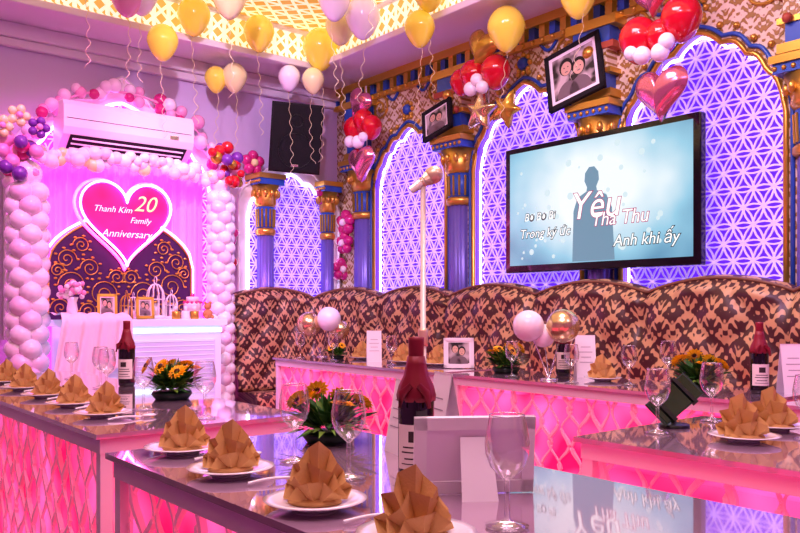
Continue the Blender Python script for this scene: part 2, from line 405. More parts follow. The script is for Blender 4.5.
# ------------------------------------------------------------------ sofa
def sofa():
    path=[]; 
    x0,y1=-5.93,4.12; R=.72
    y=3.03
    while y<y1-R: path.append((x0,y,1,0)); y+=.03
    for k in range(26):
        a=pi-(pi/2)*k/25; path.append((x0+R+R*math.cos(a),y1-R+R*math.sin(a),-math.cos(a),-math.sin(a)))
    x=x0+R+.03
    while x<.9: path.append((x,y1,0,-1)); x+=.03
    prof=[(.56,.0,0,0),(.56,.10,0,0),(.57,.12,0,0),(.585,.2,0,0),(.585,.36,0,0),(.575,.42,0,0),(.545,.455,0,0),(.48,.47,0,0),(.38,.465,0,0),(.27,.455,0,0),(.24,.46,0,0)]
    nb=26
    for k in range(nb+1):
        t=k/nb; prof.append((.245-.07*t,.47+.68*t,1,t))
    for k in range(1,9):
        a=pi*k/8; prof.append((.0875+.0875*math.cos(a),1.15+.075*math.sin(a),0,1))
    prof.append((0,.0,0,0))
    pv=[0]
    for k in range(1,len(prof)): pv.append(pv[-1]+math.hypot(prof[k][0]-prof[k-1][0],prof[k][1]-prof[k-1][1]))
    b=MB(); n=len(prof); vs=[];fs=[];uv=[];s=0;SW=.82
    for i,(px,py,nx,ny) in enumerate(path):
        if i: s+=math.hypot(px-path[i-1][0],py-path[i-1][1])
        u=(s%SW)/SW; seam=math.exp(-(min(u,1-u)*SW/.018)**2)
        hump=.075*math.sin(pi*u)**.8
        bul=.03*math.sin(pi*u)**.4
        for kk,(d,z,tf,r) in enumerate(prof):
            zz=z+hump*r
            dd=d
            if tf:
                p=s/.17; q=z/.17
                tt=(abs(math.sin(pi*(p+q)/2))*abs(math.sin(pi*(p-q)/2)))
                dd+=.050*(tt**.5)+bul*.6-.03*seam
            elif r==1: zz-=.02*seam
            elif z>.11 and d>.3: dd-=.015*seam
            vs.append((px+nx*dd,py+ny*dd,zz)); uv.append((s,pv[kk]))
    for i in range(len(path)-1):
        for k in range(n-1): fs.append((i*n+k,i*n+k+1,(i+1)*n+k+1,(i+1)*n+k))
    fs.append(tuple(range(n))); fs.append(tuple((len(path)-1)*n+k for k in range(n)))
    b.add(vs,fs,0,True)
    s=0;P=[]
    for i,(px,py,nx,ny) in enumerate(path):
        if i: s+=math.hypot(px-path[i-1][0],py-path[i-1][1])
        u=(s%SW)/SW; P.append((px+nx*.15,py+ny*.15,1.205+.075*math.sin(pi*u)**.8))
    b.tube(P,.010,6,1)
    o=b.obj('tufted_booth_sofa',[M_sofa,M_sofap])
    ul=o.data.uv_layers.new(name='UVMap')
    for lp in o.data.loops:
        vi=lp.vertex_index
        ul.data[lp.index].uv=uv[vi] if vi<len(uv) else (0,0)
sofa()

# ------------------------------------------------------------------ TV
tv=empty('television',(-3.08,4.12,1.785))
b=MB(); b.box((0,0,0),(1.46,.06,.85),0); b.box((0,.045,0),(.6,.06,.4),0); b.box((0,.09,0),(.9,.03,.6),1)
b.obj('body',[M_tv,M_steel],parent=tv,bevel=.008)
m=mat('tv_screen','#9cc6d8',.2); nt=m.node_tree; L=nt.links; bs=nt.nodes['Principled BSDF']
tc=N(nt,'ShaderNodeTexCoord'); gr=N(nt,'ShaderNodeTexGradient',gradient_type='SPHERICAL'); mp=N(nt,'ShaderNodeMapping'); mp.inputs['Scale'].default_value=(1.15,1,1.9); mp.inputs['Location'].default_value=(0.02,0,-.15)
L.new(tc.outputs['Object'],mp.inputs[0]); L.new(mp.outputs[0],gr.inputs[0])
no=N(nt,'ShaderNodeTexNoise'); no.inputs['Scale'].default_value=3; L.new(tc.outputs['Object'],no.inputs['Vector'])
ad=N(nt,'ShaderNodeMath',operation='MULTIPLY_ADD'); L.new(no.outputs['Fac'],ad.inputs[0]); ad.inputs[1].default_value=.6; L.new(gr.outputs['Fac'],ad.inputs[2])
rp=N(nt,'ShaderNodeValToRGB'); L.new(ad.outputs[0],rp.inputs[0])
rp.color_ramp.elements[0].position=.15; rp.color_ramp.elements[0].color=lin('#5f95b8'); rp.color_ramp.elements[1].position=.95; rp.color_ramp.elements[1].color=lin('#f4fbff')
e=rp.color_ramp.elements.new(.5); e.color=lin('#9ccfe6')
bs.inputs['Base Color'].default_value=(0,0,0,1); L.new(rp.outputs[0],bs.inputs['Emission Color']); bs.inputs['Emission Strength'].default_value=1.05
M_screen=m
M_sil=mat('screen_silhouette','#000000',.3,em='#7fa2ba',es=.95); M_bok=mat('screen_bokeh','#000000',.3,em='#e2f6fc',es=.95); M_st=mat('screen_text','#000000',.3,em='#ffffff',es=1.2); M_sp=mat('screen_text_edge','#000000',.3,em='#d03a7c',es=.8); M_sk=mat('screen_text_dark','#000000',.3,em='#14203c',es=.4)
b=MB(); b.box((0,-.0315,.006),(1.37,.003,.765),0); b.obj('screen',[M_screen],parent=tv)
b=MB()
def disc(x,z,r,mi,y=-.0335,sx=1): b.add([(x+r*sx*math.cos(2*pi*k/20),y,z+r*math.sin(2*pi*k/20)) for k in range(20)],[tuple(range(20))],mi)
for k in range(44): disc(random.uniform(-.64,.64),random.uniform(-.33,.34),random.uniform(.006,.024),1)
sil=[(-.15,-.37),(-.14,-.05),(-.11,.03),(-.04,.065),(-.035,.09),(-.055,.13),(-.05,.18),(-.02,.215),(.02,.215),(.05,.18),(.055,.13),(.035,.09),(.04,.065),(.11,.03),(.15,-.05),(.17,-.37)]
b.add([(x,-.034,z) for x,z in sil],[tuple(range(len(sil)))],0)
b.obj('picture',[M_sil,M_bok],parent=tv)
R90=(pi/2,0,0)
for s,sz,x,z in (('Yêu',.24,.02,-.03),('Tha Thu',.12,.20,-.12),('Bơ Bơ Bi',.072,-.42,-.06),('Trong ký ức',.085,-.38,-.17),('Anh khi ấy',.10,.38,-.26)):
    text('lyric_outline',s,sz,(x,-.0355,z),R90,M_sp if sz>.105 else M_sk,tv,.0003,.004,.2)
    text('lyric',s,sz,(x,-.0365,z),R90,M_st,tv,.0003,0,.2)

# ------------------------------------------------------------------ framed photos on capitals
def photo_frame_mesh(w,h,t=.03,fm=M_blackm,easel=False,back=False):
    b=MB(); fw=.03 if w>.3 else .018
    b.box((0,0,h/2),(w-.004,t*.6,h-.004),3)
    for sx in(-1,1): b.box((sx*(w/2-fw/2),-.004,h/2),(fw,t,h),0)
    for sz in(0,1): b.box((0,-.004,fw/2 if not sz else h-fw/2),(w,t,fw),0)
    b.box((0,-t*.31,h/2),(w-2*fw,.004,h-2*fw),3)
    b.box((0,-t*.34,h/2),((w-2*fw)*.86,.006,(h-2*fw)*.86),1)
    for dx,s,hm in ((-.12*w,1,5),(.10*w,.86,5)):
        y0=-t*.34-.0036
        def el(cx_,cz_,rx,rz,mi,dy,n=18): b.add([(cx_+rx*math.cos(2*pi*k/n),y0-dy,cz_+rz*math.sin(2*pi*k/n)) for k in range(n)],[tuple(range(n))],mi)
        el(dx,h*.60*s+.05*h,.125*w,.155*h,hm,.0002)
        el(dx,h*.57*s+.05*h,.095*w,.12*h,2,.0004)
        for sg in(-1,1): el(dx+sg*.035*w,h*.59*s+.05*h,.012*w,.010*h,hm,.0006,8)
        el(dx,h*.51*s+.05*h,.03*w,.010*h,4,.0006,10)
        b.add([(dx+.2*w*math.cos(pi*k/12),y0,h*.14+.25*h*math.sin(pi*k/12)) for k in range(13)],[tuple(range(13))],4)
    if easel: b.add([(-.03,t*.3,h*.7),(.03,t*.3,h*.7),(.04,.09,-.0),(-.04,.09,-.0)],[(0,1,2,3)],0)
    return b.mesh('frame',[fm,M_photo,mat('skin_print','#d8b49c',.5),M_paper,mat('dress_print','#7a6a70',.5),mat('hair_print','#1a1416',.5)])
inst('picture_frame',photo_frame_mesh(.42,.40),(-3.17,4.06,2.425),(math.radians(-10),math.radians(-13),math.radians(4)))
inst('picture_frame',photo_frame_mesh(.31,.25),(-4.47,4.06,2.425),(math.radians(-10),math.radians(-14),math.radians(2)))

# ------------------------------------------------------------------ speaker
b=MB(); w,h,d=.42,.56,.32
vs=[(-w/2,-d/2,-h/2),(w/2,-d/2,-h/2),(w/2,-d/2,h/2),(-w/2,-d/2,h/2),(-w*.32,d/2,-h/2),(w*.32,d/2,-h/2),(w*.32,d/2,h/2),(-w*.32,d/2,h/2)]
b.add(vs,[(0,1,2,3),(1,5,6,2),(5,4,7,6),(4,0,3,7),(3,2,6,7),(4,5,1,0)],0)
b.box((0,-d/2-.008,.0),(w-.03,.016,h-.03),1)
b.box((.0,-d/2-.018,-h/2+.06),(.06,.004,.02),2)
for z in (-.1,.14):
    R=.14 if z<0 else .05
    b.tube([(R*math.cos(2*pi*k/24),-d/2-.018,z+R*math.sin(2*pi*k/24)) for k in range(24)],.004,5,0,closed=True)
b.obj('wall_speaker',[M_black,M_blackm,M_steel],loc=(-5.72,3.58,2.54),rot=(math.radians(12),math.radians(3),math.radians(62)),bevel=.006)
b=MB(); b.box((-5.97,3.66,2.57),(.16,.08,.08)); b.box((-6.04,3.66,2.57),(.03,.16,.2)); b.obj('speaker_bracket',[M_black])

# ------------------------------------------------------------------ air conditioner
b=MB(); pr=[(0,0),(.10,0),(.22,.09),(.24,.14),(.24,.29),(.21,.33),(0,.34)]
n=len(pr); vs=[(x,0,z) for x,z in pr]+[(x,.96,z) for x,z in pr]
b.add(vs,[(i,(i+1)%n,n+(i+1)%n,n+i) for i in range(n)]+[tuple(range(n))[::-1],tuple(range(n,2*n))],0)
b.add([(.105,.05,-.001),(.105,.91,-.001),(.223,.91,.088),(.223,.05,.088)],[(0,1,2,3)],1)
for k in range(3): b.box((.125+.036*k,.48,.010+.027*k),(.004,.82,.014),0)
b.box((.242,.48,.2),(.004,.92,.004),1); b.box((.242,.80,.16),(.004,.07,.03),2)
b.obj('air_conditioner',[M_white,M_blackm,M_steel],loc=(XL+.085,1.72,2.24),bevel=.008)

# ------------------------------------------------------------------ heart backdrop
bd=empty('heart_backdrop',(-5.80,2.14,0))
b=MB(); n=160
vs=[];fs=[]
for i in range(n+1):
    y=-.58+1.22*i/n; o=.025*math.sin(i*.55)+.012*math.sin(i*1.3)
    vs+= [(o,y,.0),(o,y,2.2)]
for i in range(n): fs.append((2*i,2*i+2,2*i+3,2*i+1))
b.add(vs,fs,0,True); b.obj('tulle_curtain',[M_drape],parent=bd)
b=MB()
def shp(t): return archh(t,1.42,1.80,False)
n=40; W=.52; xs=[-W+2*W*i/n for i in range(n+1)]
for i in range(n):
    a=[xs[i],xs[i+1]]
    b.add([(.06,a[0],1.0),(.06,a[1],1.0),(.06,a[1],shp(a[1]/W)),(.06,a[0],shp(a[0]/W))],[(0,1,2,3)],0)
P0=[(.065,-W,1.0)]+[(.065,x,shp(x/W)) for x in xs]+[(.065,W,1.0)]
b.tube(P0,.008,6,1); b.tube([(.05,y*1.04,z+.02 if abs(y)<W else z) for _,y,z in P0],.009,6,2)  # outer pink tube added to spread a glow halo on the backdrop
for sg in(-1,1):
    for (cy0,cz0,r0,dr) in ((.36,1.28,.10,1),(.15,1.22,.10,-1),(.40,1.46,.07,-1),(.24,1.40,.07,1),(.44,1.12,.07,1),(.05,1.34,.06,1),(.46,1.38,.05,-1),(.25,1.10,.06,1),(.30,1.56,.06,1),(.12,1.08,.05,1)):
        P=[]
        for k in range(34):
            a=k*.36; r=r0*(1-k/36); P.append((.07,sg*(cy0+dr*r*math.cos(a)),cz0+r*math.sin(a)))
        b.tube(P,.0042,5,1)
        for k in range(6):
            a=k*.9; r=r0*1.12; yy=sg*(cy0+dr*r*math.cos(a)); zz=cz0+r*math.sin(a)
            if abs(yy)<W-.03 and 1.02<zz<shp(yy/W)-.03: b.sph((.068,yy,zz),(.006,.014,.008),1,7,5)
b.obj('ornate_panel',[M_dark,M_gold,M_pinkstrip],parent=bd)
def heart(s,n=64): 
    return [(s*16*math.sin(2*pi*k/n)**3,s*(13*math.cos(2*pi*k/n)-5*math.cos(4*pi*k/n)-2*math.cos(6*pi*k/n)-math.cos(8*pi*k/n))) for k in range(n)]
b=MB(); H=heart(.0195)
b.add([(.12,y,1.77+z) for y,z in H]+[(.12,0,1.77)],[(k,(k+1)%64,64) for k in range(64)],0)
b.add([(.07,y,1.77+z) for y,z in H]+[(.12,y,1.77+z) for y,z in H],[(k,(k+1)%64,64+(k+1)%64,64+k) for k in range(64)],0)
b.obj('heart_sign',[M_heart],parent=bd)
b=MB(); b.tube([(.135,y,1.77+z) for y,z in heart(.0205)],.008,8,0,closed=True,up=(1,0,0))
b.obj('heart_neon_tube',[M_neon],parent=bd)
b=MB(); b.tube([(.078,y,1.77+z) for y,z in heart(.0220)],.012,8,0,closed=True,up=(1,0,0)); b.obj('heart_glow_tube',[mat('heart_glow_pink','#ffffff',.4,em='#ff2aa0',es=4)],parent=bd)  # glowing tube added behind the heart to cast a pink halo
RL=(pi/2,0,pi/2)
for s,sz,y,z,mm in (('20',.16,.13,1.87,M_gtxt),('Thanh Kim',.062,-.10,1.82,M_txt),('Family',.06,.10,1.75,M_txt),('Anniversary',.075,0,1.65,M_txt)):
    text('sign_text',s,sz,(.123,y,z),RL,mm,bd,.002,-.0005,.35)

# ------------------------------------------------------------------ balloons décor around backdrop
def bcol(name,x,y,z0,z1,rr,br,mi,mats,base=True):
    b=MB(); z=z0;i=0
    while z<z1:
        for k in range(4):
            a=pi/2*k+(pi/4)*(i%2)
            b.sph((rr*math.cos(a),rr*math.sin(a),z),(br,br,br*.95),mi[(i+k)%len(mi)],14,9)
        z+=br*1.28;i+=1
    b.sph((0,0,z+.03),br*1.3,mi[0],14,10)
    b.tube([(0,0,0),(0,0,z)],.012,6,0); 
    if base: b.lathe([(.13,0),(.13,.02),(.02,.03)],20,0)
    return b.obj(name,mats,loc=(x,y,0))
bcol('balloon_column',-5.55,1.44,.12,1.92,.072,.072,[0,0,1,0],[B_wht,B_lpink])
bcol('balloon_column',-5.62,2.85,.12,1.98,.056,.060,[0,0,1,0],[B_wht,B_lpink])
def garl(name,pts,br,mi,mats,jit=.05,per=3):
    b=MB(); 
    for p in pts:
        for k in range(per):
            r=br*random.uniform(.7,1.15)
            b.sph((p[0]+random.uniform(-jit,jit)*.6,p[1]+random.uniform(-jit,jit),p[2]+random.uniform(-jit,jit)),r,random.choice(mi),12,8)
    b.tube(pts,.01,5,0)
    return b.obj(name,mats)
garl('balloon_garland',[(-5.60,1.50+1.3*k/17,2.11+.05*math.sin(pi*k/17)) for k in range(18)],.045,[0,0,0,0,1,1,2],[B_wht,B_lpink,B_pale],.042,4)
garl('balloon_garland',[(-5.88,2.22+ .80*math.cos(pi*k/22),2.0+.72*math.sin(pi*k/22)) for k in range(23)],.05,[0,0,1,2,2],[B_pink,B_mag,B_lpink],.05,2)
def bflower(name,loc,r,m1,m2,face):
    b=MB()
    for k in range(5):
        a=2*pi*k/5+.3; c=(r*1.1*math.cos(a),r*1.1*math.sin(a))
        b.sph((0,c[0],c[1]) if face=='x' else (c[0],0,c[1]),r*.85,0,12,8)
    b.sph((r*.5,0,0) if face=='x' else (0,-r*.5,0),r*.6,1,12,8)
    return b.obj(name,[m1,m2],loc=loc)
for y,z,r,m1,m2 in ((3.30,2.33,.055,B_mag,B_pale),(4.05,2.13,.06,B_mag,B_wht),(4.2,1.47,.055,B_mag,B_wht),(3.06,1.48,.05,B_red,B_wht),(3.07,1.72,.05,B_mag,B_wht)):
    bflower('balloon_flower',(-5.93,y,z),r,m1,m2,'x')
bflower('balloon_flower',(-5.80,4.16,1.88),.06,B_mag,B_wht,'y')
bflower('balloon_flower',(-5.82,4.16,1.70),.055,B_mag,B_wht,'y')
b=MB()
for k in range(16):
    a=random.uniform(0,6.28); r=random.uniform(.0,.15)
    b.sph((random.uniform(-.06,.08),r*math.cos(a),r*math.sin(a)),random.uniform(.04,.065),random.choice([0,1,0,0,3]),12,8)
for (yy,zz,mi) in ((-.02,.22,2),(.10,.16,1),(-.12,.14,2)):
    for k in range(5):
        a=2*pi*k/5; b.sph((.06,yy+.045*math.cos(a),zz+.045*math.sin(a)),.028,mi,10,7)
    b.sph((.085,yy,zz),.022,0,8,6)
b.obj('balloon_bouquet',[B_pink,B_pur,B_pale,B_mag],loc=(-5.50,1.38,2.12))
b=MB()
for k in range(20):
    a=random.uniform(0,6.28); r=random.uniform(.0,.17)
    b.sph((random.uniform(-.06,.08),r*math.cos(a),r*math.sin(a)),random.uniform(.03,.055),random.choice([0,1,2,3,1]),12,8)
b.obj('balloon_bouquet',[B_gold,B_red,B_pur,B_pink],loc=(-5.56,2.86,2.2))

# ------------------------------------------------------------------ ceiling balloons
def balloon(loc,r,m,L=.6):
    b=MB(); b.sph((0,0,0),(r,r,r*1.12),0,20,14,drop=.28)
    b.lathe([(.004,0),(.016,-.018),(.0,-.02)],8,0,(0,0,-r*1.12*.86+.004))
    P=[]; q=random.uniform(0,6); n=int(L/.015)
    for k in range(n):
        t=k/n; P.append((.016*math.sin(q+k*.9)*(.2+t)+.04*math.sin(q+t*3),.016*math.cos(q+k*.9)*(.2+t),-r*.95-L*t))
    b.tube(P,.0022,4,1)
    b.obj('balloon',[m,M_rib],loc=loc)
for x,y,z,r,m,L in ((-5.2,1.70,3.24,.12,B_wht,.5),(-5.35,2.02,3.24,.12,B_pink,.5),(-5.35,2.12,3.26,.11,B_wht,.5),(-5.42,2.30,3.0,.11,B_yel,.6),(-5.45,2.55,3.25,.12,B_yel,.7),
    (-5.44,3.08,3.24,.12,B_yel,.7),(-5.40,3.62,3.22,.145,B_yel,.8),(-4.67,3.50,3.24,.13,B_wht,.5),(-5.72,3.02,2.95,.10,B_pale,.75),(-5.80,2.90,2.93,.09,B_yel,.5),
    (-5.55,3.42,2.98,.09,B_wht,.9),(-5.40,3.55,2.95,.09,B_pale,.6),(-4.95,3.50,3.25,.115,B_pale,.6),(-4.06,3.52,3.0,.105,B_yel,.8),(-4.0,3.55,3.25,.12,B_yel,.6),(-3.57,3.84,2.94,.125,B_yel,.5),
    (-3.0,3.85,2.98,.11,B_yel,.4),(-4.6,3.2,3.26,.11,B_wht,.6),(-5.0,2.6,3.26,.12,B_pale,.6),(-3.4,2.6,3.26,.12,B_yel,.6)):
    balloon((x,y,z),r,m,L)

HO=[(x,z) for x,z in heart(.0088,40)]
ST=[]
for k in range(10):
    r=.16 if k%2==0 else .075; a=pi*k/5; r2=.16 if k%2 else .075; a2=pi*(k+1)/5
    for j in range(3):
        t=j/3; ST.append(((1-t)*r*math.sin(a)+t*r2*math.sin(a2),(1-t)*r*math.cos(a)+t*r2*math.cos(a2)))
def cluster(loc,red,small,foil):
    b=MB()
    for x,z,r in red: b.sph((x,-.04,z),(r,r,r*1.1),0,18,12,drop=.2)
    for x,z,r in small: b.sph((x,-.12,z),r,1,12,8)
    for x,z,s,o,mi,rot in foil:
        M=Matrix.Translation((x,-.06,z))@Matrix.Rotation(rot,4,'Y')@Matrix.Scale(s,4)
        b.puff(HO if o=='h' else ST,.06,mi,M)
    b.tube([(0,0,-.35),(0.01,-.02,.38)],.004,5,1)
    return b.obj('balloon_cluster',[B_red,B_wht,B_rose,B_cham,B_gold],loc=loc)
cluster((-5.30,4.02,2.58),[(-.12,.04,.10),(.11,.02,.09),(0,.09,.09)],[(-.08,-.08,.05),(.03,-.10,.055),(.10,-.07,.04)],[(-.02,.24,1.0,'h',2,.5),(.0,-.25,1.15,'h',2,0)])
cluster((-3.86,3.98,2.62),[(-.11,.12,.10),(.10,.10,.105),(-.23,.10,.085)],[(-.06,.0,.05),(.05,-.01,.045),(.0,.05,.045)],[(-.0,.29,1.0,'h',4,.4),(-.02,-.15,.95,'s',3,.2),(.22,-.18,.85,'s',4,.5)])
cluster((-2.48,3.92,2.50),[(-.12,.12,.115),(.14,.17,.11),(.02,.10,.09)],[(-.05,-.0,.05),(.06,-.01,.05),(.10,.04,.045),(-.12,.03,.04)],[(-.02,.36,1.0,'h',2,0),(.03,-.20,1.15,'h',2,0)])
def centerpiece(loc,bl):
    b=MB(); b.lathe([(.045,0),(.045,.006),(.008,.012)],18,3)
    for x,y,z,r,m in bl:
        b.sph((x,y,z),r,m,18,12); b.tube([(0,0,.005),(x*.7,y*.7,z-r)],.003,5,3)
    b.obj('balloon_centerpiece',[B_wht,B_cham,B_gold,M_steel],loc=loc,rot=(0,0,math.radians(50)))
centerpiece((-2.62,3.13,.76),[(-.10,.02,.27,.08,0),(.07,0,.27,.085,1),(-.02,.05,.22,.06,0)])
centerpiece((-4.93,3.32,.76),[(-.10,.02,.24,.09,1),(.05,0,.28,.09,0),(.13,.05,.20,.07,1)])

# ------------------------------------------------------------------ cake counter
b=MB(); X0,X1,Y0,Y1=-5.66,-5.28,1.62,2.68
b.box(((X0+X1)/2,(Y0+Y1)/2,.5),(X1-X0,Y1-Y0,1.0),0)
b.box(((X0+X1)/2+.02,(Y0+Y1)/2,1.02),(X1-X0+.04,Y1-Y0+.06,.045),0)
b.box((X1+.006,(Y0+Y1)/2,.965),(.02,Y1-Y0,.03),1)
b.box((X1+.006,(Y0+Y1)/2,.05),(.02,Y1-Y0,.1),1)
b.box((X1+.004,(Y0+Y1)/2,.5),(.012,Y1-Y0-.1,.8),2)
for k in range(24): b.box((X1+.010,(Y0+Y1)/2,.13+k*.033),(.006,Y1-Y0-.12,.008),0)
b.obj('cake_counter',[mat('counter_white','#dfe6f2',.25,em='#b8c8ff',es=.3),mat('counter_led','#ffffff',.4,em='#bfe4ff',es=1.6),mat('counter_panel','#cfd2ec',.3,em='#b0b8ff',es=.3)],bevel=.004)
b=MB(); nu,nv=50,26; vs=[];fs=[]
for i in range(nu+1):
    u=i/nu; y=1.56+.44*u
    for j in range(nv+1):
        v=j/nv
        w=.02*math.sin(u*26+v*3)+.012*math.sin(u*51)
        if v<.4: t=v/.4; p=(-5.62+.38*t,y,1.052+.02*abs(math.sin(u*14+t*5))+.02)
        else: t=(v-.4)/.6; L_=.66-.40*u; p=(-5.215+.03*t+w*(.3+t),y-.12*t*(1-u),1.06-L_*t)
        vs.append(p)
for i in range(nu):
    for j in range(nv): fs.append((i*(nv+1)+j,(i+1)*(nv+1)+j,(i+1)*(nv+1)+j+1,i*(nv+1)+j+1))
b.add(vs,fs,0,True); b.obj('draped_tablecloth',[M_cloth])
ZT=1.043
def lantern(loc,s=1,m=M_white):
    b=MB(); b.lathe([(.05,0),(.055,.01),(.05,.02)],16,0)
    for k in range(10):
        a=2*pi*k/10; b.tube([(.045*math.cos(a)*q,.045*math.sin(a)*q,z) for q,z in ((1,.02),(1,.12),(.85,.15),(.5,.175),(.05,.185))],.003,5,0)
    b.lathe([(.047,.1),(.047,.106)],16,0); b.tube([(.018*math.cos(2*pi*k/12),0,.203+.018*math.sin(2*pi*k/12)) for k in range(12)],.003,5,0,closed=True)
    b.lathe([(.018,.02),(.018,.08),(.0,.082)],12,1)
    inst('birdcage_lantern',b.mesh('lantern',[m,M_paper]),loc,scale=s)
lantern((-5.45,2.26,ZT),1.35); lantern((-5.50,2.40,ZT),.95); lantern((-5.42,2.04,ZT),.9,M_gold); lantern((-5.55,2.14,ZT),.85)
b=MB(); b.lathe([(.07,0),(.07,.005),(.02,.01),(.015,.05),(.08,.055),(.085,.06)],24,1); b.lathe([(.065,.06),(.065,.11),(.062,.115)],24,0); b.lathe([(.045,.115),(.045,.155),(.04,.16)],24,0)
for k in range(12): b.sph((.06*math.cos(k*pi/6),.06*math.sin(k*pi/6),.118),.011,2,7,5)
b.sph((0,0,.17),.016,2,8,6); b.obj('tiered_cake',[mat('icing','#f7dfe8',.5),M_plate,B_mag],loc=(-5.45,2.54,ZT))
inst('picture_frame',photo_frame_mesh(.13,.17,.015,M_gold,True),(-5.50,1.94,ZT+.005),(math.radians(-8),0,math.radians(75)))
inst('picture_frame',photo_frame_mesh(.12,.15,.015,M_gold,True),(-5.36,2.15,ZT+.004),(math.radians(-8),0,math.radians(80)))
b=MB()
for k in range(3):
    b.lathe([(.028,0),(.03,.01),(.03,.05),(.026,.055)],14,k%2,(.0,.07*k,0)); b.lathe([(.012,.055),(.012,.09),(0,.092)],10,1,(0,.07*k,0))
b.obj('candle_set',[M_gold,M_paper],loc=(-5.33,2.36,ZT))
b=MB()
for k in range(46):
    a=random.uniform(0,6.28); r=random.uniform(0,.09)
    b.sph((r*math.cos(a),r*math.sin(a),.12+random.uniform(0,.10)),.018,random.choice([0,1]),7,5)
b.lathe([(.03,0),(.035,.04),(.028,.09),(.04,.12)],14,1); b.obj('flower_vase',[B_pink,M_white],loc=(-5.48,1.70,ZT+.03))
b=MB(); b.sph((0,0,.035),.035,0,10,8); b.sph((0,0,.09),.026,0,10,8); b.sph((0,.02,.115),.01,0,6,5); b.sph((0,-.02,.115),.01,0,6,5)
for sg in(-1,1): b.sph((.025,sg*.025,.015),.014,0,7,5)
b.obj('teddy_bear',[mat('bear','#c98a5a',.9)],loc=(-5.33,2.60,ZT))

# ------------------------------------------------------------------ dining tables
def dtable(x0,x1,y0,y1,z=.76):
    b=MB(); cx,cy=(x0+x1)/2,(y0+y1)/2; w,d=x1-x0,y1-y0
    b.box((0,0,z-.007),(w,d,.014),0)
    b.box((0,0,z-.037),(w-.03,d-.03,.045),1)
    b.box((0,0,.35),(w-.10,d-.10,.66),2)
    b.box((0,0,.035),(w-.05,d-.05,.07),1)
    for sx in(-1,1):
        for sy in(-1,1): b.box((sx*(w/2-.035),sy*(d/2-.035),.39),(.035,.035,.66),1)
    def net(P,length):
        n=int(length/.058); st=length/n
        for k in range(n+1):
            s0=-length/2+k*st; ph=k*pi; amp=st*.50; pts=[]
            edge=.35 if k in(0,n) else 1
            rs=[]
            for i in range(37):
                zz=.07+(z-.135)*i/36
                off=amp*edge*math.sin(zz*2*pi/.20+ph+.5*math.sin(zz*9+(k//2)*1.3))+.012*edge*math.sin(zz*13+k*2.1)
                off=max(-length/2-s0,min(length/2-s0,off))
                pts.append(P(s0+off,zz)); rs.append(.008+.003*math.sin(zz*31+k))
            b.tube(pts,rs,4,3,sm=False)
    net(lambda s,zz:(s,-(d/2-.042),zz),w-.12); net(lambda s,zz:(s,(d/2-.042),zz),w-.12)
    net(lambda s,zz:(-(w/2-.042),s,zz),d-.12); net(lambda s,zz:((w/2-.042),s,zz),d-.12)
    return b.obj('dining_table',[M_tabtop,M_tabedge,M_tabglow,M_net],loc=(cx,cy,0))
dtable(-4.75,-2.30,.78,1.48)
dtable(-2.0,.15,.70,1.40)
dtable(-1.42,.75,1.80,2.48)
dtable(-5.10,-3.30,3.0,3.50)
dtable(-3.22,-1.50,3.0,3.50)
dtable(-1.42,.3,3.0,3.50)
TZ=.76
def napkin():
    # pleated fan fold: tall pointed leaf in the middle, pleats falling away to both sides
    b=MB()
    def fan(angs,lens,y0,yz,lean,x0=0):
        top=[];base=[];n=len(angs)-1
        for k,(a,L) in enumerate(zip(angs,lens)):
            a=math.radians(a); yy=(yz if k%2 else -yz)
            top.append((x0+L*math.sin(a),y0+lean*L*math.cos(a)+yy,max(.004,L*math.cos(a))))
            base.append((x0+.010*math.sin(a),y0+yy*.3,.003))
        m=n+1
        b.add(top+base,[(k,k+1,m+k+1,m+k) for k in range(n)],0)
        b.add([(p[0],p[1]+.0025,p[2]) for p in top+base],[(m+k,m+k+1,k+1,k) for k in range(n)],0)
    fan([-84,-66,-52,-38,-26,-12,2,14,28,42,56,70,84],[.060,.066,.062,.078,.076,.094,.108,.090,.080,.070,.066,.068,.058],.014,.011,.10)
    fan([-80,-58,-36,-14,8,30,52,78],[.058,.060,.064,.074,.066,.062,.056,.054],-.006,.012,-.15,.004)
    fan([-74,-44,-14,18,48,74],[.050,.048,.046,.046,.046,.050],-.024,.010,-.4,.006)
    b.sph((0,-.004,.003),(.050,.036,.010),0,14,6)
    return b.mesh('napkin',[M_nap])
NAP=napkin()
def plate():
    b=MB(); b.lathe([(0,.006),(.05,.006),(.075,.01),(.098,.018),(.115,.021),(.117,.023),(.098,.023),(.075,.015),(.05,.011),(0,.011)],36,0)
    b.lathe([(.05,0),(.052,.008)],24,0); return b.mesh('plate',[M_plate])
PL=plate()
def gl():
    b=MB(); pr=[(0,0.002),(.034,.002),(.036,.004),(.02,.008),(.005,.014),(.0045,.05),(.005,.078),(.014,.086),(.028,.10),(.036,.122),(.037,.14),(.033,.165),(.029,.185)]
    b.lathe(pr,28,0)
    b.f.pop(); b.m.pop(); b.s.pop()
    b.tube([(.029*math.cos(2*pi*k/28),.029*math.sin(2*pi*k/28),.185) for k in range(28)],.0008,5,1,closed=True)
    return b.mesh('wine_glass',[M_glass,M_steel])
GL=gl()
def spoon():
    b=MB(); b.tube([(0,y,.006+.004*math.sin(y*30)) for y in [k*.01 for k in range(13)]],[.0035]*13,5,0); b.sph((0,.14,.008),(.016,.026,.005),0,12,6); return b.mesh('spoon',[M_plate])
SP=spoon()
